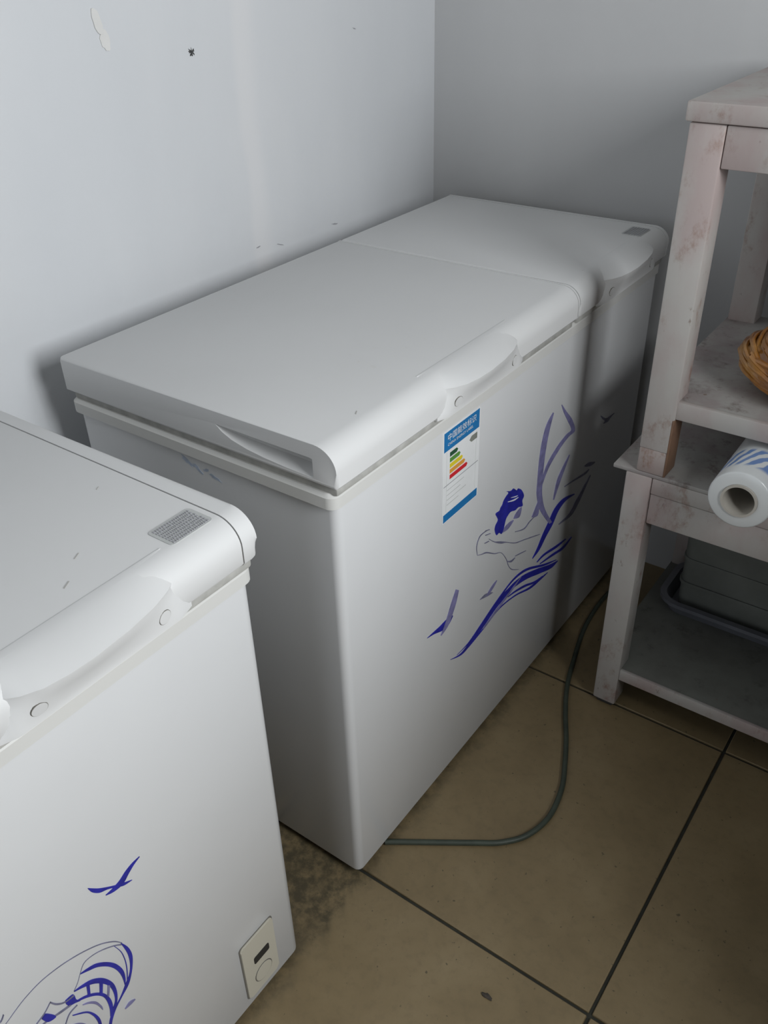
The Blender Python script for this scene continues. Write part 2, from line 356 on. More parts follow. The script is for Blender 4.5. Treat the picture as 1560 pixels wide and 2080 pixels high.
# printed decoration on the freezer fronts, (y, z) metres on each front panel
PRINT_B = {'leaf_print': [('S', 'b', [(0.2745, 0.2866, 0.274, 0.2876), (0.3124, 0.2698, 0.3083, 0.276), (0.3482, 0.2723, 0.3405, 0.2817), (0.389, 0.2817, 0.3788, 0.2932), (0.4305, 0.2931, 0.4182, 0.3068), (0.4727, 0.2977, 0.4606, 0.3117), (0.5021, 0.3014, 0.4975, 0.3068)]), ('S', 'b', [(0.296, 0.281, 0.2952, 0.282), (0.3352, 0.2798, 0.3332, 0.2824), (0.375, 0.2897, 0.3718, 0.2934), (0.4154, 0.302, 0.4116, 0.3061), (0.4515, 0.3113, 0.4476, 0.3155), (0.4893, 0.3167, 0.4845, 0.322), (0.5236, 0.3126, 0.518, 0.3201), (0.5591, 0.3005, 0.5548, 0.3084), (0.6241, 0.2687, 0.6202, 0.2759), (0.6811, 0.2478, 0.6797, 0.25)]), ('S', 'b', [(0.426, 0.2948, 0.4232, 0.2979), (0.4826, 0.2991, 0.4725, 0.3109), (0.5415, 0.2867, 0.5284, 0.305), (0.6035, 0.2623, 0.5918, 0.2816), (0.6568, 0.2417, 0.6456, 0.2578), (0.6893, 0.2402, 0.6873, 0.2426)]), ('S', 'b', [(0.3354, 0.2697, 0.3342, 0.2712), (0.386, 0.275, 0.3833, 0.2782), (0.443, 0.2829, 0.4404, 0.2862), (0.505, 0.2717, 0.5019, 0.2761), (0.5671, 0.2481, 0.5618, 0.2555), (0.6169, 0.2409, 0.6119, 0.247), (0.6441, 0.2392, 0.6425, 0.241)]), ('S', 'b', [(0.4742, 0.2896, 0.4731, 0.2912), (0.504, 0.2818, 0.5003, 0.2872), (0.5463, 0.2672, 0.5418, 0.2747), (0.5876, 0.2496, 0.5831, 0.2563), (0.6213, 0.2444, 0.6194, 0.2468)]), ('S', 'b', [(0.5882, 0.2994, 0.5861, 0.3017), (0.6205, 0.2967, 0.6147, 0.3035), (0.6737, 0.2828, 0.6665, 0.2916), (0.7187, 0.2775, 0.7161, 0.2805)]), ('S', 'b', [(0.6022, 0.2864, 0.6004, 0.2887), (0.6629, 0.2704, 0.6563, 0.2785), (0.7113, 0.2587, 0.7033, 0.2673), (0.7481, 0.266, 0.7455, 0.2684)]), ('S', 'f', [(0.3865, 0.2745, 0.3828, 0.2787), (0.4389, 0.2853, 0.4331, 0.2917), (0.4918, 0.2963, 0.4867, 0.3017), (0.5232, 0.3051, 0.521, 0.3073)])], 'stalk_print': [('S', 'b', [(0.5673, 0.3212, 0.565, 0.3234), (0.5946, 0.3258, 0.5824, 0.3363), (0.6183, 0.3422, 0.6007, 0.3566), (0.645, 0.3572, 0.6231, 0.3745), (0.6654, 0.3761, 0.6453, 0.3927), (0.695, 0.3835, 0.6824, 0.3963), (0.7378, 0.3765, 0.7351, 0.3797)]), ('S', 'f', [(0.64, 0.3645, 0.628, 0.3674), (0.6019, 0.4159, 0.5824, 0.4225), (0.5844, 0.456, 0.5611, 0.4673), (0.5809, 0.4882, 0.5588, 0.5002), (0.5805, 0.5248, 0.5587, 0.5367), (0.5844, 0.5613, 0.5629, 0.5732), (0.5935, 0.5946, 0.5758, 0.6049), (0.6031, 0.617, 0.5984, 0.6198)]), ('S', 'f', [(0.5819, 0.4814, 0.5758, 0.4855), (0.6035, 0.5065, 0.5905, 0.5158), (0.6437, 0.5263, 0.6299, 0.5368), (0.6769, 0.5352, 0.6647, 0.5451), (0.7038, 0.5367, 0.686, 0.5462), (0.6861, 0.5671, 0.6676, 0.5713), (0.6555, 0.5976, 0.6448, 0.5995), (0.6338, 0.6202, 0.6311, 0.6208)]), ('S', 'f', [(0.6396, 0.416, 0.6343, 0.4195), (0.6597, 0.4469, 0.6439, 0.4574), (0.6779, 0.4701, 0.6661, 0.4781), (0.6921, 0.4893, 0.6882, 0.492)]), ('S', 'k', [(0.6745, 0.3387, 0.6713, 0.342), (0.7321, 0.3294, 0.7195, 0.3409), (0.7645, 0.3437, 0.7473, 0.3569), (0.7906, 0.366, 0.7803, 0.3735), (0.8108, 0.3844, 0.8078, 0.3865)]), ('S', 'k', [(0.6829, 0.4225, 0.6811, 0.4246), (0.7235, 0.4143, 0.7198, 0.4185), (0.7803, 0.4019, 0.774, 0.4084), (0.7988, 0.404, 0.7963, 0.4062)]), ('S', 'k', [(0.7737, 0.4228, 0.7714, 0.4258), (0.8033, 0.4102, 0.793, 0.4234), (0.8255, 0.4076, 0.8231, 0.4107)]), ('S', 'f', [(0.5487, 0.4267, 0.547, 0.4286), (0.5721, 0.4181, 0.5525, 0.4339), (0.5771, 0.4395, 0.5648, 0.4478), (0.5775, 0.4557, 0.5738, 0.4581)])], 'flower_print': [('P', 'b', [(0.4414, 0.5395), (0.4583, 0.5318), (0.4674, 0.5317), (0.4799, 0.5213), (0.4849, 0.5225), (0.4982, 0.5126), (0.5094, 0.4953), (0.5041, 0.4875), (0.5068, 0.4748), (0.4901, 0.4808), (0.4797, 0.4805), (0.4634, 0.4864), (0.4549, 0.4851), (0.4477, 0.4813), (0.4443, 0.4751), (0.4404, 0.4637), (0.434, 0.4567), (0.4242, 0.4645), (0.4152, 0.4649), (0.408, 0.4794), (0.4101, 0.4886), (0.4173, 0.4955), (0.4079, 0.5125), (0.4206, 0.5118), (0.4241, 0.516), (0.4297, 0.5188), (0.434, 0.5252), (0.4425, 0.5294), (0.4497, 0.5323)]), ('S', 'f', [(0.476, 0.4644, 0.4745, 0.4662), (0.4967, 0.4562, 0.4804, 0.4716), (0.5036, 0.4666, 0.493, 0.4751), (0.5042, 0.4735, 0.5021, 0.4752)]), ('S', 'f', [(0.4383, 0.4569, 0.4366, 0.4586), (0.4557, 0.4538, 0.4443, 0.4655), (0.4696, 0.4572, 0.4609, 0.4662), (0.4765, 0.4611, 0.4748, 0.4629)]), ('S', 'k', [(0.352, 0.4603, 0.3518, 0.4611), (0.367, 0.4532, 0.3661, 0.4551), (0.3841, 0.4457, 0.3837, 0.4487), (0.4128, 0.4265, 0.4126, 0.4285), (0.4363, 0.4145, 0.4371, 0.4151), (0.4568, 0.3878, 0.4587, 0.3873), (0.467, 0.3668, 0.469, 0.3662), (0.4831, 0.3478, 0.484, 0.3491), (0.5105, 0.3309, 0.5104, 0.332)]), ('S', 'k', [(0.3525, 0.4615, 0.3511, 0.4624), (0.3496, 0.481, 0.3477, 0.4823), (0.3598, 0.4951, 0.3578, 0.4972), (0.3841, 0.4932, 0.3828, 0.4949)]), ('S', 'k', [(0.3888, 0.4722, 0.3894, 0.4727), (0.4099, 0.4532, 0.4106, 0.4546), (0.4345, 0.4358, 0.4342, 0.4409), (0.4535, 0.4268, 0.4534, 0.4285), (0.488, 0.4046, 0.4872, 0.4069), (0.5227, 0.391, 0.5215, 0.3932), (0.5587, 0.3765, 0.5572, 0.3793), (0.5906, 0.3644, 0.5898, 0.3658)]), ('S', 'k', [(0.4919, 0.3732, 0.491, 0.3747), (0.5124, 0.3662, 0.5105, 0.3691), (0.5353, 0.3593, 0.5344, 0.3608)]), ('S', 'k', [(0.458, 0.3836, 0.4582, 0.3845), (0.4769, 0.369, 0.474, 0.3744), (0.4925, 0.3697, 0.4912, 0.3712)]), ('S', 'k', [(0.3755, 0.4961, 0.3748, 0.4976), (0.3904, 0.4903, 0.3895, 0.4922)]), ('S', 'k', [(0.3763, 0.4868, 0.3755, 0.4884), (0.3937, 0.4804, 0.3927, 0.4824)]), ('S', 'k', [(0.3752, 0.4712, 0.3742, 0.4728), (0.3901, 0.4667, 0.3889, 0.4688)]), ('S', 'k', [(0.4848, 0.4314, 0.4841, 0.4327), (0.5197, 0.4173, 0.5174, 0.4201), (0.5412, 0.4214, 0.5393, 0.4233), (0.5635, 0.4218, 0.562, 0.4233)])], 'flower_highlight': [('S', 'w', [(0.4484, 0.5141, 0.4478, 0.5153), (0.4715, 0.5047, 0.4692, 0.5084), (0.4878, 0.5028, 0.4868, 0.5041)]), ('S', 'w', [(0.4591, 0.5171, 0.4587, 0.5178), (0.4756, 0.5101, 0.4743, 0.5124), (0.4848, 0.5081, 0.4843, 0.5089)])], 'bird_print': [('S', 'b', [(0.2019, 0.3889, 0.2014, 0.3898), (0.2224, 0.3828, 0.219, 0.3889), (0.2472, 0.3724, 0.2376, 0.3876), (0.2653, 0.3716, 0.253, 0.3879), (0.275, 0.3773, 0.2672, 0.3872), (0.2792, 0.3815, 0.2782, 0.3829)]), ('S', 'f', [(0.2439, 0.3637, 0.2415, 0.3664), (0.263, 0.3693, 0.2529, 0.3795), (0.2752, 0.3826, 0.2621, 0.3947), (0.2876, 0.402, 0.2734, 0.4144), (0.2958, 0.4245, 0.2859, 0.4328)])], 'bird_print.1': [('S', 'k', [(0.3682, 0.355, 0.3675, 0.3559), (0.3911, 0.3465, 0.3851, 0.3561), (0.4054, 0.3421, 0.402, 0.3486), (0.4146, 0.3405, 0.4141, 0.3414)]), ('S', 'f', [(0.3938, 0.3451, 0.3901, 0.349), (0.408, 0.3481, 0.4004, 0.3558), (0.4199, 0.3535, 0.4132, 0.3603), (0.4275, 0.3592, 0.4256, 0.3612)])], 'bird_print.2': [('S', 'k', [(0.8235, 0.5156, 0.825, 0.5157), (0.839, 0.5006, 0.8447, 0.5025), (0.8662, 0.4837, 0.8595, 0.4944), (0.8802, 0.4869, 0.8737, 0.4921), (0.8996, 0.4886, 0.8976, 0.4902)]), ('S', 'k', [(0.8465, 0.4875, 0.8442, 0.4895), (0.8683, 0.483, 0.8585, 0.4913), (0.8752, 0.4864, 0.8726, 0.4885)])]}
PRINT_A = {'bird_print': [('S', 'b', [(-0.4341, 0.5153, -0.4337, 0.5158), (-0.4309, 0.5049, -0.4288, 0.5092), (-0.4239, 0.4954, -0.4231, 0.5021), (-0.4151, 0.4901, -0.4149, 0.494), (-0.4061, 0.4828, -0.4059, 0.4861), (-0.3967, 0.4741, -0.3969, 0.4791), (-0.3854, 0.4704, -0.3854, 0.4711)]), ('S', 'b', [(-0.4183, 0.4835, -0.4185, 0.4846), (-0.4088, 0.4784, -0.4101, 0.4846), (-0.3968, 0.4772, -0.3998, 0.4864), (-0.387, 0.4842, -0.3899, 0.4916), (-0.3782, 0.4898, -0.3798, 0.4943), (-0.3693, 0.4932, -0.3697, 0.4943)])], 'leaf_print': [('S', 'k', [(-0.5709, 0.4353, -0.571, 0.436), (-0.5535, 0.4403, -0.5536, 0.441), (-0.5416, 0.4451, -0.5418, 0.446), (-0.5286, 0.4494, -0.5288, 0.4503), (-0.5101, 0.4513, -0.5103, 0.4524), (-0.4913, 0.4479, -0.4915, 0.4491), (-0.4751, 0.4422, -0.4752, 0.4437), (-0.4577, 0.4336, -0.4578, 0.4351), (-0.4405, 0.4218, -0.4405, 0.4235), (-0.4263, 0.4067, -0.426, 0.4084), (-0.4182, 0.3933, -0.4178, 0.3943)]), ('S', 'k', [(-0.4835, 0.3933, -0.4838, 0.3941), (-0.4772, 0.3998, -0.4775, 0.4005), (-0.4714, 0.4091, -0.4717, 0.4098), (-0.4643, 0.4183, -0.4646, 0.4193), (-0.455, 0.4184, -0.4552, 0.4194), (-0.4428, 0.4125, -0.4429, 0.414), (-0.4288, 0.4014, -0.4288, 0.4033), (-0.4181, 0.3894, -0.4179, 0.3919)]), ('S', 'b', [(-0.4196, 0.3948, -0.4188, 0.3949), (-0.417, 0.3794, -0.413, 0.3784), (-0.4158, 0.3655, -0.4111, 0.3612), (-0.4169, 0.3494, -0.414, 0.3453), (-0.4213, 0.3351, -0.4192, 0.3312), (-0.4289, 0.3258, -0.4262, 0.3193), (-0.4387, 0.3142, -0.4376, 0.3111), (-0.4489, 0.3059, -0.4478, 0.3028), (-0.457, 0.2991, -0.4548, 0.2936), (-0.4621, 0.2889, -0.4596, 0.2839), (-0.4677, 0.2706, -0.4657, 0.2667)]), ('S', 'b', [(-0.4279, 0.4011, -0.4275, 0.4012), (-0.4227, 0.3822, -0.4218, 0.3819), (-0.4214, 0.362, -0.4204, 0.3611), (-0.4232, 0.3439, -0.4222, 0.3425), (-0.427, 0.3261, -0.4262, 0.3248)]), ('S', 'b', [(-0.4716, 0.4086, -0.4717, 0.4098), (-0.4626, 0.4024, -0.4629, 0.4071), (-0.4524, 0.3947, -0.4521, 0.4012), (-0.4425, 0.3817, -0.4408, 0.3877), (-0.4358, 0.368, -0.432, 0.3714), (-0.4318, 0.3536, -0.4268, 0.3521), (-0.4302, 0.3387, -0.427, 0.3355), (-0.4305, 0.3248, -0.4298, 0.3239)]), ('S', 'b', [(-0.4838, 0.3924, -0.4839, 0.3936), (-0.4736, 0.3857, -0.4739, 0.3908), (-0.4625, 0.3762, -0.462, 0.3842), (-0.4533, 0.3627, -0.4505, 0.3696), (-0.4473, 0.3481, -0.4425, 0.3488), (-0.4453, 0.3333, -0.4412, 0.3295), (-0.4466, 0.3171, -0.4443, 0.3132), (-0.4523, 0.3068, -0.4502, 0.3023), (-0.4569, 0.2986, -0.4557, 0.2956)]), ('S', 'b', [(-0.4858, 0.3744, -0.4859, 0.3767), (-0.4749, 0.3664, -0.4748, 0.3706), (-0.4644, 0.3549, -0.4636, 0.3592), (-0.4576, 0.3417, -0.4549, 0.3442), (-0.4553, 0.3285, -0.4507, 0.3258), (-0.4554, 0.3128, -0.4516, 0.3079), (-0.4578, 0.2995, -0.4557, 0.296)]), ('S', 'b', [(-0.4699, 0.3844, -0.4667, 0.3803), (-0.4725, 0.3658, -0.4699, 0.3623)]), ('S', 'b', [(-0.4559, 0.3697, -0.4524, 0.3645), (-0.4604, 0.3495, -0.4578, 0.3454)]), ('S', 'f', [(-0.4486, 0.3525, -0.4464, 0.3489), (-0.4532, 0.3362, -0.4514, 0.3331)]), ('P', 'b', [(-0.4951, 0.3928), (-0.4858, 0.3906), (-0.4849, 0.3792), (-0.4815, 0.3715), (-0.4872, 0.3756), (-0.4933, 0.3798), (-0.4959, 0.3873)]), ('S', 'k', [(-0.5098, 0.411, -0.5089, 0.4123), (-0.5049, 0.3993, -0.5043, 0.4016), (-0.4966, 0.3907, -0.4967, 0.3926), (-0.4855, 0.3873, -0.4859, 0.3901)]), ('S', 'k', [(-0.5099, 0.4117, -0.5097, 0.411), (-0.5187, 0.4048, -0.5185, 0.404), (-0.5298, 0.4008, -0.5296, 0.3996), (-0.5388, 0.3952, -0.5385, 0.3942)]), ('S', 'k', [(-0.4923, 0.3807, -0.492, 0.3779), (-0.5042, 0.3848, -0.504, 0.382), (-0.5123, 0.3878, -0.5121, 0.3858), (-0.525, 0.3921, -0.5247, 0.3901), (-0.5371, 0.3885, -0.5368, 0.387)]), ('P', 'b', [(-0.5229, 0.4002), (-0.5179, 0.4026), (-0.5096, 0.3846), (-0.5186, 0.3876)]), ('S', 'f', [(-0.4808, 0.3609, -0.4808, 0.3615), (-0.4744, 0.3539, -0.474, 0.3563), (-0.4681, 0.343, -0.4665, 0.3454), (-0.4645, 0.3308, -0.4627, 0.3308), (-0.4632, 0.323, -0.4628, 0.3228)]), ('S', 'b', [(-0.4944, 0.3607, -0.4943, 0.3613), (-0.4809, 0.3448, -0.4806, 0.3468), (-0.4755, 0.3314, -0.4736, 0.3329), (-0.473, 0.3178, -0.4696, 0.3163), (-0.4728, 0.3044, -0.47, 0.3009), (-0.4757, 0.2883, -0.4736, 0.2851)]), ('S', 'k', [(-0.5109, 0.3478, -0.5112, 0.3486), (-0.504, 0.3587, -0.5043, 0.3594), (-0.4963, 0.368, -0.4965, 0.3688), (-0.486, 0.3693, -0.4861, 0.3701)]), ('S', 'f', [(-0.5002, 0.3489, -0.5001, 0.3496), (-0.4902, 0.336, -0.4897, 0.3374), (-0.4842, 0.3193, -0.4827, 0.3194), (-0.4834, 0.3008, -0.4819, 0.2997)]), ('S', 'f', [(-0.4391, 0.2862, -0.4392, 0.2869), (-0.4307, 0.2845, -0.4319, 0.2903), (-0.4244, 0.2847, -0.4245, 0.2854)]), ('S', 'k', [(-0.5605, 0.4508, -0.5606, 0.4517), (-0.5561, 0.4503, -0.5563, 0.4513), (-0.5517, 0.4556, -0.552, 0.4564)])]}

# ------------------------------------------------------------------ the room
T = 0.12
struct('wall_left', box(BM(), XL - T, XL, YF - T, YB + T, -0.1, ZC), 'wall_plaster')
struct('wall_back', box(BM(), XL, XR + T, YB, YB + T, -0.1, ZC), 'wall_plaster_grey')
bm = BM()
box(bm, XL, DX0, YF - T, YF, -0.1, ZC); box(bm, DX1, XR + T, YF - T, YF, -0.1, ZC); box(bm, DX0, DX1, YF - T, YF, DZ1, ZC)
struct('wall_front', bm, 'plain_wall')
bm = BM()
for x in (DX0, DX1 - 0.05): box(bm, x, x + 0.05, YF - T, YF + 0.01, -0.004, DZ1, 0.003)
box(bm, DX0, DX1, YF - T, YF + 0.01, DZ1 - 0.05, DZ1, 0.003)
struct('added_door_1', bm, 'window_frame')  # frame of the added, unseen doorway around the fill light
bm = BM()
box(bm, XR, XR + T, YF, WY0, -0.1, ZC); box(bm, XR, XR + T, WY1, YB, -0.1, ZC)
box(bm, XR, XR + T, WY0, WY1, -0.1, WZ0); box(bm, XR, XR + T, WY0, WY1, WZ1, ZC)
struct('wall_right', bm, 'plain_wall')
# unseen blocker added to the right of the rack; it keeps the window light off the floor
bm = BM(); box(bm, 1.03, 1.13, -0.10, YB, 0.0, 0.93, 0.004); box(bm, 1.03, 1.13, 0.10, YB, 0.93, 1.22, 0.004)
struct('light_blocker', bm, 'plain_wall')
struct('ceiling', box(BM(), XL - T, XR + T, YF - T, YB + T, ZC, ZC + 0.1), 'ceiling_paint')
win = bpy.data.objects.new('window_1', None); COL.objects.link(win)
win.location = (XR + T / 2, (WY0 + WY1) / 2, WZ0); win['kind'] = 'structure'
bm = BM()
for y in (WY0, (WY0 + WY1) / 2 - 0.025, WY1 - 0.05): box(bm, XR + 0.03, XR + 0.08, y, y + 0.05, WZ0, WZ1, 0.004)
for z in (WZ0, WZ1 - 0.05): box(bm, XR + 0.03, XR + 0.08, WY0, WY1, z, z + 0.05, 0.004)
obj('window_frame', bm, 'window_frame', win)
for y0, y1 in ((WY0 + 0.05, (WY0 + WY1) / 2 - 0.025), ((WY0 + WY1) / 2 + 0.025, WY1 - 0.05)):
    obj('pane', box(BM(), XR + 0.052, XR + 0.058, y0, y1, WZ0 + 0.05, WZ1 - 0.05), 'window_glass', win)

# floor: grout bed with 0.6 m tiles standing a little proud of it
floor = struct('floor', box(BM(), XL, XR, YF, YB, -0.1, -0.004), 'grout')
TS, JX, JY, G = 0.6, 0.409, 0.016, 0.0055
i0, i1 = math.floor((XL - JX) / TS), math.ceil((XR - JX) / TS)
j0, j1 = math.floor((YF - JY) / TS), math.ceil((YB - JY) / TS)
for i in range(i0, i1):
    for j in range(j0, j1):
        x0, x1 = max(JX + i * TS + G / 2, XL), min(JX + (i + 1) * TS - G / 2, XR)
        y0, y1 = max(JY + j * TS + G / 2, YF), min(JY + (j + 1) * TS - G / 2, YB)
        if x1 - x0 < 0.02 or y1 - y0 < 0.02: continue
        obj('floor_tile', box(BM(), x0, x1, y0, y1, -0.012, 0.0, 0.0012, 1), 'floor_tile', floor)

# marks on the left wall
wl = bpy.data.objects['wall_left']
def blob(cy, cz, ry, rz, x0, x1, n=22, jag=0.3, seed=1, rot=0.0):
    rnd = random.Random(seed); pts = []
    for k in range(n):
        t = 2 * math.pi * k / n; s = 1 + jag * (rnd.random() * 2 - 1)
        a, b = ry * s * math.cos(t), rz * s * math.sin(t)
        pts.append((cy + a * math.cos(rot) - b * math.sin(rot), cz + a * math.sin(rot) + b * math.cos(rot)))
    b_ = BM(); prism_x(b_, pts, x0, x1); return b_
obj('soot_mark', blob(0.405, 1.176, 0.0055, 0.0045, XL - 0.001, XL + 0.0006, 26, 0.75, 3), 'soot', wl)
bm = blob(0.231, 1.232, 0.007, 0.018, XL - 0.001, XL + 0.0022, 18, 0.12, 4, 0.15)
obj('plaster_patch', bm, 'plaster_fresh', wl)
obj('plaster_patch', blob(0.240, 1.207, 0.008, 0.014, XL - 0.001, XL + 0.0016, 18, 0.15, 5, 0.2), 'plaster_fresh', wl)
for cy, cz, ry, rz, s, r in ((0.509, 0.840, 0.005, 0.0012, 6, 0.1), (0.570, 0.829, 0.012, 0.0010, 7, -0.35), (0.738, 0.828, 0.009, 0.0014, 8, -0.2), (0.828, 1.173, 0.005, 0.0010, 9, -0.3)):
    obj('scratch', blob(cy, cz, ry, rz, XL - 0.001, XL + 0.0005, 12, 0.3, s, r), 'print_grey', wl)

# ------------------------------------------------------------------ chest freezers
def lid_profile(D, H, g=0.0):
    """closed (x, z) outline of a lid section; g grows it outward"""
    zb = H - 0.0545
    P = [(-D - 0.008 - g, zb), (-D - 0.008 - g, H - 0.008), (-D - 0.0055 - g, H - 0.002 + g), (-D - 0.002, H + g)]
    cx, cz, rx, rz = -0.022, H - 0.030, 0.032 + g, 0.030 + g
    for k in range(0, 11):
        t = math.pi / 2 * (1 - k / 10)
        P.append((cx + rx * math.cos(t), cz + rz * math.sin(t)))
    P.append((0.010 + g, zb + 0.004)); P.append((0.007 + g, zb))
    return P
CREST = [(0, -.020), (.03, -.010), (.07, .004), (.12, .016), (.20, .026), (.30, .031), (.42, .033), (.60, .030), (.76, .023), (.87, .014), (.94, .004), (.98, -.008), (1, -.018)]
def crest(s):
    for (a, b), (c, d) in zip(CREST, CREST[1:]):
        if s <= c: return b + (d - b) * (s - a) / (c - a)
    return CREST[-1][1]
def skirt(s): return 0.0085 + 0.0065 * min(1.0, 12 * s, 12 * (1 - s))
def handle_mesh(H, y0, y1):
    bm = BM(); rings = []
    n = 40
    for i in range(n + 1):
        s = i / n; y = y0 + (y1 - y0) * s; p = crest(s)
        q = skirt(s)
        zt = H + 0.0007
        drop = 0.015 + 0.004 * (1 - math.sin(math.pi * s))
        sec = [(-0.030, H - 0.004), (-0.0265, zt - 0.0003), (-0.025, zt)]
        for k in (0.3, 0.55, 0.75, 0.9):
            sec.append((-0.025 + (p + 0.025) * k, zt - drop * k ** 1.7))
        sec += [(p, zt - drop), (p - 0.0006, zt - drop - 0.003), (p + (q - p) * 0.35, H - 0.030), (q, H - 0.050), (q, H - 0.0575), (-0.01, H - 0.0575), (-0.030, H - 0.045)]
        rings.append([bm.verts.new((x, y, z)) for x, z in sec])
    for a, b in zip(rings, rings[1:]):
        for k in range(len(a)):
            bm.faces.new((a[k], a[(k + 1) % len(a)], b[(k + 1) % len(a)], b[k]))
    bm.faces.new(rings[0][::-1]); bm.faces.new(rings[-1])
    return bm
def rounded_rect_pts(a0, a1, b0, b1, r, n=5):
    pts = []
    for ca, cb, t0 in ((a1 - r, b1 - r, 0), (a0 + r, b1 - r, 90), (a0 + r, b0 + r, 180), (a1 - r, b0 + r, 270)):
        for k in range(n + 1):
            t = math.radians(t0 + 90 * k / n); pts.append((ca + r * math.cos(t), cb + r * math.sin(t)))
    return pts
def ribbon_mesh(items, slots, x0, x1):
    """flat ink on the front panel: strokes and filled shapes in (y, z)"""
    bm = BM()
    top = x1
    for n_item, (kind, c, pts) in enumerate(items):
        x1 = top + 0.00005 * n_item
        if kind == 'S':
            q = catmull(pts, 5)
            L_ = [(p[0], p[1]) for p in q]; R_ = [(p[2], p[3]) for p in q]
            before = len(bm.faces)
            A = [bm.verts.new((x1, y, z)) for y, z in L_]; B = [bm.verts.new((x1, y, z)) for y, z in R_]
            A2 = [bm.verts.new((x0, y, z)) for y, z in L_]; B2 = [bm.verts.new((x0, y, z)) for y, z in R_]
            fs = []
            for i in range(len(A) - 1):
                fs.append(bm.faces.new((A[i], A[i + 1], B[i + 1], B[i])))
                fs.append(bm.faces.new((A[i], A2[i], A2[i + 1], A[i + 1])))
                fs.append(bm.faces.new((B[i], B[i + 1], B2[i + 1], B2[i])))
            for f in fs: f.material_index = slots.index(c)
        else:
            q = catmull(pts + [pts[0]], 4)[:-1]
            n0 = set(bm.faces)
            prism_x(bm, [(p[0], p[1]) for p in q], x0, x1)
            for f in bm.faces:
                if f not in n0: f.material_index = slots.index(c)
    return bm
INK = {'b': 'ink_blue', 'f': 'ink_faded', 'k': 'ink_thin', 'w': 'ink_white'}
def prints(root, table):
    for nm, items in table.items():
        slots = sorted({i[1] for i in items})
        lift = 0.0009 if 'highlight' in nm else 0.0005
        o = obj(nm.split('.')[0], ribbon_mesh(items, slots, -0.001, lift), [INK[s] for s in slots], root)
        o['label'] = 'blue printed %s on the white front' % nm.split('_')[0]

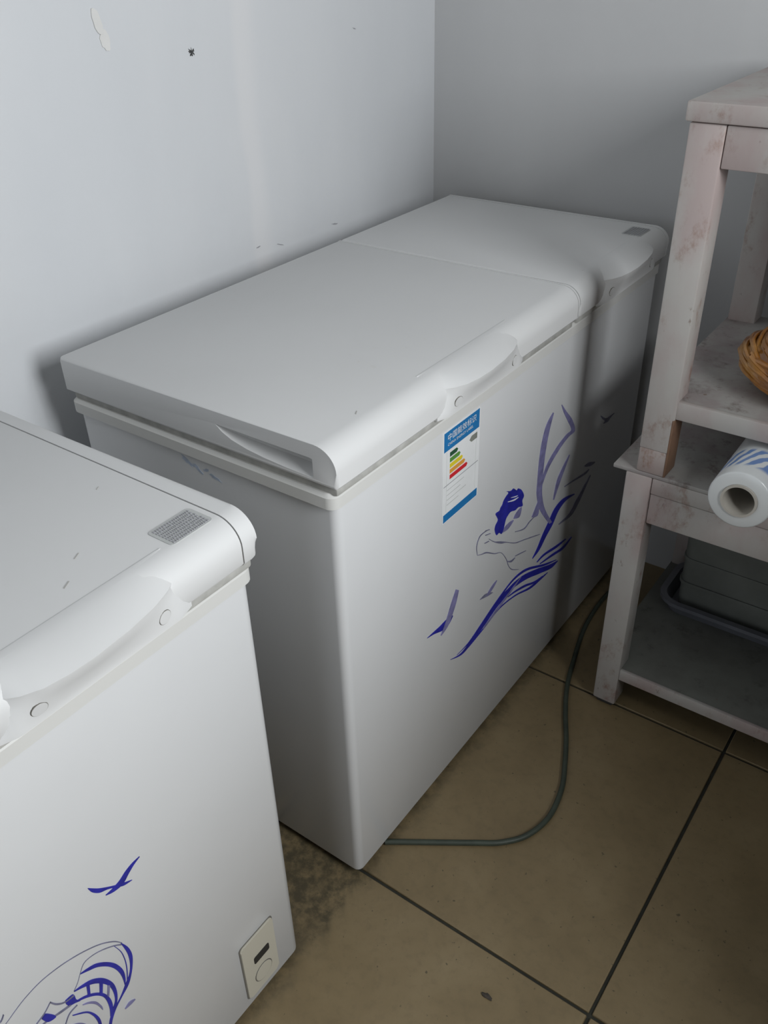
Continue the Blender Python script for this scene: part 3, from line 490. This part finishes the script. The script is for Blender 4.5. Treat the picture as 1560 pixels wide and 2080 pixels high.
def freezer(name, y0, L, D, H, split, label, handles, trims):
    root = thing(name, (-D / 2, y0 + L / 2, 0), label, 'freezer', 'white chest freezers')
    y1 = y0 + L
    zr = H - 0.087                      # underside of the rim
    bm = BM(); box(bm, -D, 0, y0, y1, 0.016, zr + 0.004)
    es = [e for e in bm.edges if abs(e.verts[0].co.z - e.verts[1].co.z) > 0.3]
    bmesh.ops.bevel(bm, geom=es, offset=0.013, segments=5, profile=0.5, affect='EDGES')
    es = [e for e in bm.edges if e.verts[0].co.z < 0.02 and e.verts[1].co.z < 0.02 and len(e.link_faces) == 2]
    bmesh.ops.bevel(bm, geom=es, offset=0.005, segments=2, profile=0.5, affect='EDGES')
    obj('body', bm, 'enamel', root)
    obj('base', box(BM(), -D + 0.02, -0.012, y0 + 0.012, y1 - 0.012, 0.0, 0.02), 'base_black', root)
    # plastic rim round the top of the body
    bm = BM()
    pts = rounded_rect_pts(-D - 0.006, 0.0018, y0 - 0.007, y1 + 0.007, 0.014)
    zs = [(zr, 0.0), (zr + 0.003, 0.0), (zr + 0.016, 0.0), (zr + 0.021, -0.004)]
    cxm, cym = -D / 2, (y0 + y1) / 2
    rings = []
    for z, g in zs:
        rings.append([bm.verts.new((cxm + (x - cxm) * (1 + g / (D / 2)), cym + (y - cym) * (1 + g / (L / 2)), z)) for x, y in pts])
    for a, b in zip(rings, rings[1:]):
        for k in range(len(a)): bm.faces.new((a[k], a[(k + 1) % len(a)], b[(k + 1) % len(a)], b[k]))
    bm.faces.new(rings[0][::-1]); bm.faces.new(rings[-1])
    obj('rim', bm, 'rim_plastic', root)
    # lids
    spans = [(y0 - 0.008, split - 0.0022), (split + 0.0022, y1 + 0.008)]
    for k, (a, b) in enumerate(spans):
        obj('gasket', box(BM(), -D + 0.001, 0.0035, a + 0.007, b - 0.005, H - 0.068, H - 0.050, 0.003), 'gasket', root)
        tw = trims[k]
        bm = BM(); A, B = prism_y(bm, lid_profile(D, H), a, b - tw - 0.0012)
        es = [e for e in bm.edges if all(abs(v.co.y - a) < 1e-6 for v in e.verts)]
        bmesh.ops.bevel(bm, geom=es, offset=0.005, segments=3, profile=0.5, affect='EDGES')
        lid = obj('lid', bm, 'lid_plastic', root)
        if k == 0: lid_near = lid
        # end strip, set off by a fine groove
        bm = BM(); prism_y(bm, lid_profile(D, H, 0.0008), b - tw, b)
        es = [e for e in bm.edges if all(abs(v.co.y - b) < 1e-6 for v in e.verts)]
        bmesh.ops.bevel(bm, geom=es, offset=min(0.008, tw * 0.4), segments=4, profile=0.5, affect='EDGES')
        obj('lid_end_trim', bm, 'lid_plastic', lid)
        obj('groove', (lambda q: (prism_y(q, lid_profile(D - 0.004, H - 0.0012, -0.001), b - tw - 0.002, b - tw + 0.001), q)[1])(BM()), 'dark_line', lid)
        ha, hb = handles[k]
        h = obj('handle', handle_mesh(H, ha, hb), 'lid_plastic', lid)
        for yc in (ha + 0.040, hb - 0.040):
            def sk(y_, z_):
                s = (y_ - ha) / (hb - ha); p = crest(s); q_ = skirt(s); t = (z_ - (H - 0.030)) / (-0.020)
                return Vector(((p + (q_ - p) * 0.35) * (1 - t) + q_ * t, y_, z_))
            zc = H - 0.041
            c = sk(yc, zc)
            nx = (sk(yc + 0.006, zc) - sk(yc - 0.006, zc)).cross(sk(yc, zc + 0.004) - sk(yc, zc - 0.004)).normalized()
            bm = BM(); cyl(bm, c - nx * 0.004, c + nx * 0.0009, 0.0076, n=24)
            obj('screw_cap', bm, 'lid_plastic', h)
            bm = BM(); cyl(bm, c - nx * 0.004, c + nx * 0.0006, 0.0081, n=24)
            obj('cap_gap', bm, 'dark_line', h)
        if k == 1:
            # rating plate on the lid's far front corner
            ya, yb, xa, xb = b - 0.088, b - 0.030, -0.056, -0.018
            bm = BM(); pts = [(xb, ya), (xb, yb), (xa, yb), (xa, ya)]
            pp = rounded_rect_pts(xa, xb, ya, yb, 0.005)
            A = [bm.verts.new((x, y, H - 0.001)) for x, y in pp]; B = [bm.verts.new((x, y, H + 0.0008)) for x, y in pp]
            for i in range(len(pp)): bm.faces.new((A[i], A[(i + 1) % len(pp)], B[(i + 1) % len(pp)], B[i]))
            bm.faces.new(B)
            pl = obj('rating_plate', bm, 'label_grey', lid); pl['label'] = 'grey plate with rows of fine raised marks'
            bm = BM(); rnd = random.Random(5)
            for r in range(7):
                xx = xa + 0.004 + r * 0.0049; yy = ya + 0.004
                while yy < yb - 0.005:
                    wdt = rnd.choice((0.0012, 0.0018, 0.0024))
                    box(bm, xx, xx + 0.0026, yy, yy + wdt, H + 0.0004, H + 0.0016)
                    yy += wdt + 0.0011
            d = obj('raised_marks', bm, 'print_grey', pl); d['kind'] = 'stuff'
    return root, lid_near

def control_panel(root, y0, y1, z0, z1):
    bm = BM(); prism_x(bm, rounded_rect_pts(y0 - 0.0016, y1 + 0.0016, z0 - 0.0016, z1 + 0.0016, 0.006), -0.002, 0.0009)
    pg = obj('control_panel_gap', bm, 'dark_line', root)
    bm = BM(); prism_x(bm, rounded_rect_pts(y0, y1, z0, z1, 0.006), -0.002, 0.0035)
    es = [e for e in bm.edges if all(v.co.x > 0.003 for v in e.verts)]
    bmesh.ops.bevel(bm, geom=es, offset=0.0015, segments=2, affect='EDGES')
    p = obj('control_panel', bm, 'panel_plastic', root); p['label'] = 'beige control panel with dark slot and dial'
    w_, h_ = y1 - y0, z1 - z0
    bm = BM(); prism_x(bm, rounded_rect_pts(y0 + 0.30 * w_, y0 + 0.78 * w_, z0 + 0.53 * h_, z0 + 0.65 * h_, 0.003), 0.001, 0.0042)
    obj('indicator_slot', bm, 'black_plastic', p)
    yc, zc = y0 + 0.52 * w_, z0 + 0.26 * h_
    bm = BM(); cyl(bm, (0.001, yc, zc), (0.0040, yc, zc), 0.0175, n=28)
    obj('dial_well', bm, 'dark_line', p)
    bm = BM(); cyl(bm, (0.001, yc, zc), (0.0046, yc, zc), 0.0165, 0.016, n=28)
    d = obj('dial', bm, 'panel_plastic', p)

FD, FH = 0.4904, 0.832
fb, lid_near = freezer('chest_freezer', 0.0, 1.0356, FD, FH, 0.6459,
    'whole white double-lid chest freezer with a colour energy label in the corner',
    [(0.212, 0.452), (0.722, 0.985)], [0.004, 0.010])
fa, _ = freezer('chest_freezer', -1.1905, 1.0356, FD, 0.824, -0.545,
    'nearer white chest freezer cut off by the left edge, with beige control panel',
    [(-0.98, -0.74), (-0.470, -0.245)], [0.004, 0.0215])
control_panel(fa, -0.267, -0.203, 0.038, 0.163)

# scooped grip in the near end of the first lid
cut = BM()
st = [(-0.186, 0.8125, 0.8120), (-0.176, 0.8125, 0.8040), (-0.160, 0.8125, 0.7970), (-0.135, 0.8125, 0.7915), (-0.105, 0.8125, 0.7880),
      (-0.070, 0.8125, 0.7860), (-0.030, 0.8125, 0.7850), (-0.026, 0.8115, 0.7862)]
rings = []
for i, (x, zu, zl) in enumerate(st):
    dep = (zu - zl) / 0.0275
    rings.append([cut.verts.new((x, -0.030, zu)), cut.verts.new((x, -0.008 + 0.022 * dep, zu)), cut.verts.new((x, -0.008 + 0.017 * dep, zl + (zu - zl) * 0.35)),
                  cut.verts.new((x, -0.0085, zl)), cut.verts.new((x, -0.030, zl))])
for a, b in zip(rings, rings[1:]):
    for k in range(5): cut.faces.new((a[k], a[(k + 1) % 5], b[(k + 1) % 5], b[k]))
cut.faces.new(rings[0][::-1]); cut.faces.new(rings[-1])
co = obj('grip_cutter', cut, 'lid_plastic', fb)
md = lid_near.modifiers.new('grip', 'BOOLEAN'); md.operation = 'DIFFERENCE'; md.solver = 'EXACT'; md.object = co
bpy.context.view_layer.update()
dg = bpy.context.evaluated_depsgraph_get()
me = bpy.data.meshes.new_from_object(lid_near.evaluated_get(dg))
lid_near.modifiers.clear(); old = lid_near.data; lid_near.data = me; me.name = 'lid_with_grip'
bpy.data.objects.remove(co)
bm = bmesh.new(); bm.from_mesh(me); finish(bm, 34); bm.to_mesh(me); bm.free()

prints(fb, PRINT_B)
prints(fa, PRINT_A)
# bluish scuffs on the near end of the far freezer
for x, z, a, b, s, r in ((-0.262, 0.7295, 0.012, 0.0035, 1, 0.5), (-0.243, 0.7240, 0.009, 0.003, 2, 0.6), (-0.226, 0.7265, 0.006, 0.002, 3, -0.3), (-0.209, 0.7195, 0.010, 0.003, 4, 0.2)):
    rnd = random.Random(s); bm = BM(); pts = []
    for k in range(16):
        t = 2 * math.pi * k / 16; q = 1 + 0.35 * (rnd.random() * 2 - 1)
        u, v = a * q * math.cos(t), b * q * math.sin(t)
        pts.append((x + u * math.cos(r) + v * math.sin(r), z - u * math.sin(r) + v * math.cos(r)))
    A, B = prism_y(bm, pts, -0.0004, 0.001)
    obj('scuff_mark', bm, 'scuff_blue', fb)
# small nicks on the lids
for o, x, y, z, l, wd in ((fb, -0.030, 0.085, 0.832, 0.009, 0.0006), (fa, -0.085, -0.30, 0.824, 0.010, 0.0007), (fa, -0.17, -0.205, 0.824, 0.006, 0.0006), (fa, -0.055, -0.335, 0.824, 0.011, 0.0008)):
    bm = BM(); box(bm, x - wd, x + wd, y - l / 2, y + l / 2, z - 0.001, z + 0.0004)
    bmesh.ops.rotate(bm, cent=(x, y, z), matrix=Matrix.Rotation(0.5, 3, 'Z'), verts=bm.verts[:])
    obj('nick', bm, 'nick_grey', o)

# energy label on the front of the far freezer
def text_mesh(body, size, y, z, x, width=None, align='LEFT'):
    cu = bpy.data.curves.new('lettering', 'FONT'); cu.body = body; cu.size = size; cu.align_x = align
    cu.resolution_u = 2; cu.extrude = 0.0
    t = bpy.data.objects.new('lettering', cu); COL.objects.link(t)
    bpy.context.view_layer.update()
    m = bpy.data.meshes.new_from_object(t.evaluated_get(bpy.context.evaluated_depsgraph_get()))
    bpy.data.objects.remove(t); bpy.data.curves.remove(cu)
    b = bmesh.new(); b.from_mesh(m); bpy.data.meshes.remove(m)
    xs = [v.co.x for v in b.verts] or [0, 1]
    k = width / (max(xs) - min(xs)) if width else 1
    x_0 = min(xs)
    for v in b.verts:
        v.co = Vector((x, y + (v.co.x - x_0) * k, z + v.co.y))
    for f in b.faces: f.material_index = 0
    return b
LY0, LY1, LZ0, LZ1 = 0.2400, 0.3430, 0.5850, 0.7400
X1 = 0.0006
bm = BM(); prism_x(bm, rounded_rect_pts(LY0, LY1, LZ0, LZ1, 0.002, 2), -0.001, X1)
lab = obj('energy_label', bm, 'label_white', fb); lab['label'] = 'blue and white energy label with coloured grade arrows'
def flat(name, y0, y1, z0, z1, mat, lift=0.0003):
    bm = BM(); prism_x(bm, [(y0, z0), (y1, z0), (y1, z1), (y0, z1)], 0.0, X1 + lift); return obj(name, bm, mat, lab)
flat('label_header', LY0 + 0.003, LY1 - 0.003, 0.7075, 0.7385, 'label_blue')
flat('label_footer', LY0 + 0.003, LY1 - 0.003, 0.5865, 0.6000, 'label_blue')
o = obj('label_lettering', text_mesh('中国能效标识', 0.0125, LY0 + 0.012, 0.7235, X1 + 0.0006, 0.078), 'label_white', lab)
o = obj('label_lettering', text_mesh('CHINA ENERGY LABEL', 0.0062, LY0 + 0.012, 0.7150, X1 + 0.0006, 0.070), 'label_white', lab)
def arrow(y0, y1, z0, z1, mat):
    bm = BM(); h = (z1 - z0) / 2
    prism_x(bm, [(y0, z0), (y1 - h, z0), (y1, z0 + h), (y1 - h, z1), (y0, z1)], 0.0, X1 + 0.0003); return obj('grade_arrow', bm, mat, lab)
ay = LY0 + 0.019
for k, (ln, mt) in enumerate(((0.022, 'grade_dark_green'), (0.029, 'grade_green'), (0.036, 'grade_yellow'), (0.043, 'grade_orange'), (0.050, 'grade_red'))):
    arrow(ay, ay + ln, 0.6945 - k * 0.0095, 0.7015 - k * 0.0095, mt)
bm = BM(); h = 0.005
prism_x(bm, [(LY1 - 0.030, 0.6965), (LY1 - 0.024, 0.6915), (LY1 - 0.008, 0.6915), (LY1 - 0.008, 0.7015), (LY1 - 0.024, 0.7015)], 0.0, X1 + 0.0003)
obj('grade_badge', bm, 'badge_grey', lab)
flat('rule_line', LY0 + 0.003, LY1 - 0.003, 0.6488, 0.6500, 'print_grey')
flat('rule_line', LY0 + 0.010, LY0 + 0.0106, 0.6035, 0.7060, 'label_dots')
flat('rule_line', LY1 - 0.0106, LY1 - 0.010, 0.6035, 0.7060, 'label_dots')
for k, (a, b) in enumerate(((0.012, 0.060), (0.012, 0.050), (0.012, 0.066), (0.012, 0.045))):
    flat('rule_line', LY0 + a, LY0 + b, 0.6395 - k * 0.0085, 0.6405 - k * 0.0085, 'label_grey')

# ------------------------------------------------------------------ rack: an upper stand on a lower table
RX0, RX1, RY0, RY1 = 0.146, 0.965, 0.600, 1.045
def leg(bm, x, y, z0, z1, s=0.046): return box(bm, x, x + s, y, y + s, z0, z1, 0.003)
low = thing('wooden_table', ((RX0 + RX1) / 2, (RY0 + RY1) / 2, 0), 'low whitewashed wooden table standing on the tiles beside the freezer', 'table')
for x in (RX0 - 0.002, RX1 - 0.046):
    for y in (RY0, RY1 - 0.046):
        l = obj('leg', leg(BM(), x, y, 0.012, 0.548), 'painted_wood', low)
        obj('foot', box(BM(), x + 0.006, x + 0.040, y + 0.006, y + 0.040, 0.0, 0.014, 0.003), 'base_black', l)
obj('table_top', box(BM(), RX0 - 0.026, RX1 + 0.02, RY0 + 0.001, RY1 + 0.005, 0.5475, 0.555, 0.0015), 'shelf_top', low)
obj('top_rail', box(BM(), RX0 + 0.045, RX1 - 0.047, RY0 + 0.001, RY0 + 0.024, 0.517, 0.5475, 0.002), 'painted_wood', low)
obj('apron', box(BM(), RX0 + 0.045, RX1 - 0.047, RY0 + 0.003, RY0 + 0.024, 0.456, 0.516, 0.002), 'painted_wood', low)
obj('apron', box(BM(), RX0 + 0.045, RX1 - 0.047, RY1 - 0.026, RY1 - 0.005, 0.456, 0.5475, 0.002), 'painted_wood', low)
for x in (RX0 + 0.008, RX1 - 0.036): obj('side_rail', box(BM(), x, x + 0.022, RY0 + 0.047, RY1 - 0.047, 0.480, 0.5475, 0.002), 'painted_wood', low)
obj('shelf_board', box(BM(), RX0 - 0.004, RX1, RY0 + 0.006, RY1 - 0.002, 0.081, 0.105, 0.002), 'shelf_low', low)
obj('shelf_edge', box(BM(), RX0 + 0.044, RX1 - 0.046, RY0 + 0.002, RY0 + 0.010, 0.080, 0.1055, 0.0015), 'painted_wood', low)

up = thing('wooden_stand', ((RX0 + RX1) / 2, (RY0 + RY1) / 2, 0.555), 'tall whitewashed wooden stand with a thick top, set on the low table', 'shelf')
UX = 0.160
for x in (UX, RX1 - 0.05):
    for y in (RY0, RY1 - 0.046):
        l = obj('leg', leg(BM(), x, y, 0.600, 1.104, 0.050), 'painted_wood', up)
        obj('worn_leg_end', leg(BM(), x + 0.0004, y + 0.0004, 0.555, 0.601, 0.049), 'painted_wood_worn', l)
        obj('bare_wood_edge', box(BM(), x + 0.047, x + 0.0505, y - 0.0004, y + 0.045, 0.556, 0.662, 0.001), 'bare_wood', l)
obj('top_board', box(BM(), UX - 0.006, RX1 + 0.01, RY0 - 0.004, RY1 + 0.01, 1.105, 1.131, 0.003), 'painted_wood', up)
obj('apron', box(BM(), UX + 0.051, RX1 - 0.051, RY0 + 0.002, RY0 + 0.024, 1.048, 1.1035, 0.002), 'painted_wood', up)
obj('apron', box(BM(), UX + 0.051, RX1 - 0.051, RY1 - 0.026, RY1 - 0.004, 1.060, 1.1035, 0.002), 'painted_wood', up)
for x in (UX + 0.008, RX1 - 0.036): obj('side_rail', box(BM(), x, x + 0.022, RY0 + 0.051, RY1 - 0.047, 1.060, 1.1035, 0.002), 'painted_wood', up)
obj('shelf_board', box(BM(), UX - 0.003, RX1, RY0 + 0.012, RY1, 0.668, 0.693, 0.002), 'shelf_top', up)
obj('shelf_edge', box(BM(), UX + 0.049, RX1 - 0.049, RY0 + 0.004, RY0 + 0.016, 0.663, 0.694, 0.002), 'painted_wood', up)

# roll of plastic film on the low table
ro = Vector((0.349, 0.522, 0.6025)); RR = 0.0475
root = thing('film_roll', (ro.x, ro.y + 0.19, 0.555), 'white plastic film roll with blue print lying on the low table', 'roll')
def lathe_y(bm, c, prof, n=40):
    rings = [[bm.verts.new((c.x + r * math.cos(2 * math.pi * k / n), c.y + y, c.z + r * math.sin(2 * math.pi * k / n))) for k in range(n)] for y, r in prof]
    for a, b in zip(rings, rings[1:] + [rings[0]]):
        for k in range(n): bm.faces.new((a[k], a[(k + 1) % n], b[(k + 1) % n], b[k]))
    return bm
film = obj('film', lathe_y(BM(), ro, [(0, 0.0275), (0, 0.0445), (0.001, 0.0465), (0.003, RR), (0.38, RR), (0.38, 0.0275)]), 'film_roll', root)
film.data.transform(Matrix.Translation((0, 0.19, 0))); film.location = (0, -0.19, 0)
obj('core', lathe_y(BM(), ro, [(-0.003, 0.0235), (-0.003, 0.0272), (0.385, 0.0272), (0.385, 0.0235)]), 'card_core', root)

# bundle of amber strands on the stand's shelf
bc = Vector((0.425, 0.750, 0.694)); brx, bry, bh = 0.178, 0.125, 0.120
root = thing('strand_bundle', (bc.x, bc.y, bc.z), 'amber bundle of coiled glossy strands on the stand shelf', 'food')
bm = BM(); bmesh.ops.create_icosphere(bm, subdivisions=4, radius=1.0)
rnd = random.Random(3)
for v in bm.verts:
    n_ = v.co.copy()
    s = 0.935 + 0.02 * math.sin(9 * n_.x + 4 * n_.z) * math.cos(7 * n_.y)
    zz = n_.z * s
    v.co = Vector((bc.x + n_.x * s * brx, bc.y + n_.y * s * bry, bc.z + max(0.001, bh * (0.42 + 0.53 * zz))))
obj('core_mass', bm, 'amber_strand', root, ang=80)
bm = BM()
for k in range(130):
    axis = Vector((0.35 + rnd.gauss(0, 0.16), -0.25 + rnd.gauss(0, 0.16), 1.0)).normalized()
    u = axis.orthogonal().normalized(); v = axis.cross(u)
    h = rnd.uniform(-0.6, 0.97); rad = math.sqrt(1 - h * h); t0 = rnd.uniform(0, 6.28); ln = rnd.uniform(1.6, 3.6); pts = []
    for i in range(26):
        t = t0 + ln * i / 25
        d = axis * (h + 0.06 * math.sin(5 * t + k)) + (u * math.cos(t) + v * math.sin(t)) * rad
        d.normalize(); s = 0.93 + 0.05 * rnd.random() * 0 + 0.03 * math.sin(3 * t + k)
        pts.append((bc.x + d.x * s * brx, bc.y + d.y * s * bry, max(bc.z + 0.004, bc.z + bh * (0.42 + 0.53 * d.z * s))))
    tube(bm, pts, rnd.uniform(0.0030, 0.0050), 6)
o = obj('strands', bm, 'amber_strand', root); o['kind'] = 'stuff'

# tray and crate on the low shelf
def tub(bm, x0, x1, y0, y1, z0, z1, r, th, flare, rim):
    """open rounded box with thickness, flared sides and a turned-out rim"""
    prof = [(0, z0, 0), (flare, z1 - 0.010, 0), (flare + rim, z1 - 0.008, 0), (flare + rim, z1, 0), (flare - th, z1, 0), (-th, z0 + th, 0)]
    rings = []
    for g, z, _ in prof:
        pts = rounded_rect_pts(x0 - g, x1 + g, y0 - g, y1 + g, max(0.004, r + g), 6)
        rings.append([bm.verts.new((x, y, z)) for x, y in pts])
    for a, b in zip(rings, rings[1:]):
        for k in range(len(a)): bm.faces.new((a[k], a[(k + 1) % len(a)], b[(k + 1) % len(a)], b[k]))
    bm.faces.new(rings[0][::-1]); bm.faces.new(rings[-1])
    return bm
root = thing('plastic_tray', (0.425, 0.90, 0.105), 'shallow dark grey tray under the crate on the low shelf', 'tray')
obj('pan', tub(BM(), 0.190, 0.66, 0.832, 0.968, 0.1052, 0.140, 0.03, 0.003, 0.010, 0.010), 'tray_plastic', root)
root = thing('plastic_crate', (0.425, 0.90, 0.109), 'tall greenish grey plastic crate standing in the tray', 'crate')
obj('bin', tub(BM(), 0.208, 0.64, 0.846, 0.954, 0.1085, 0.400, 0.02, 0.003, 0.006, 0.008), 'crate_plastic', root)
for z in (0.175, 0.235, 0.295, 0.345):
    bm = BM()
    pts = rounded_rect_pts(0.203, 0.645, 0.841, 0.959, 0.024, 6)
    A = [bm.verts.new((x, y, z)) for x, y in pts]; B = [bm.verts.new((x, y, z + 0.008)) for x, y in pts]
    for k in range(len(pts)): bm.faces.new((A[k], A[(k + 1) % len(pts)], B[(k + 1) % len(pts)], B[k]))
    bm.faces.new(A[::-1]); bm.faces.new(B)
    obj('rib', bm, 'crate_plastic', root)

# cord from under the far freezer along the floor
cp = [(-0.006, 0.080), (0.008, 0.090), (0.078, 0.137), (0.125, 0.169), (0.160, 0.194), (0.190, 0.232), (0.204, 0.288), (0.195, 0.357), (0.172, 0.418), (0.147, 0.474), (0.118, 0.530), (0.089, 0.596), (0.066, 0.672), (0.036, 0.801), (0.03, 0.93), (0.05, 1.06)]
pts = [(x, y, 0.0052) for x, y in catmull(cp, 6)]
o = obj('power_cord', tube(BM(), pts, 0.0050, 10), 'cord_rubber', None, loc=(0.1, 0.4, 0.0))
tag(o, 'dark green cord curving over the floor tiles out from under the freezer', 'cord')

# crumbs on the tiles
rnd = random.Random(11)
for (x, y, s, lb) in ((0.274, -0.047, 0.006, 'largest dark crumb lying on the tile in front of the freezers'),):
    bm = BM(); bmesh.ops.create_icosphere(bm, subdivisions=2, radius=1.0)
    for v in bm.verts:
        q = 1 + 0.3 * math.sin(5 * v.co.x + 3 * v.co.y)
        v.co = Vector((x + v.co.x * s * q * 1.5, y + v.co.y * s * 0.6 * q, max(0.0, 0.0018 + v.co.z * 0.0018 * q)))
    tag(obj('crumb', bm, 'crumb', None, loc=(x, y, 0)), lb, 'crumb')
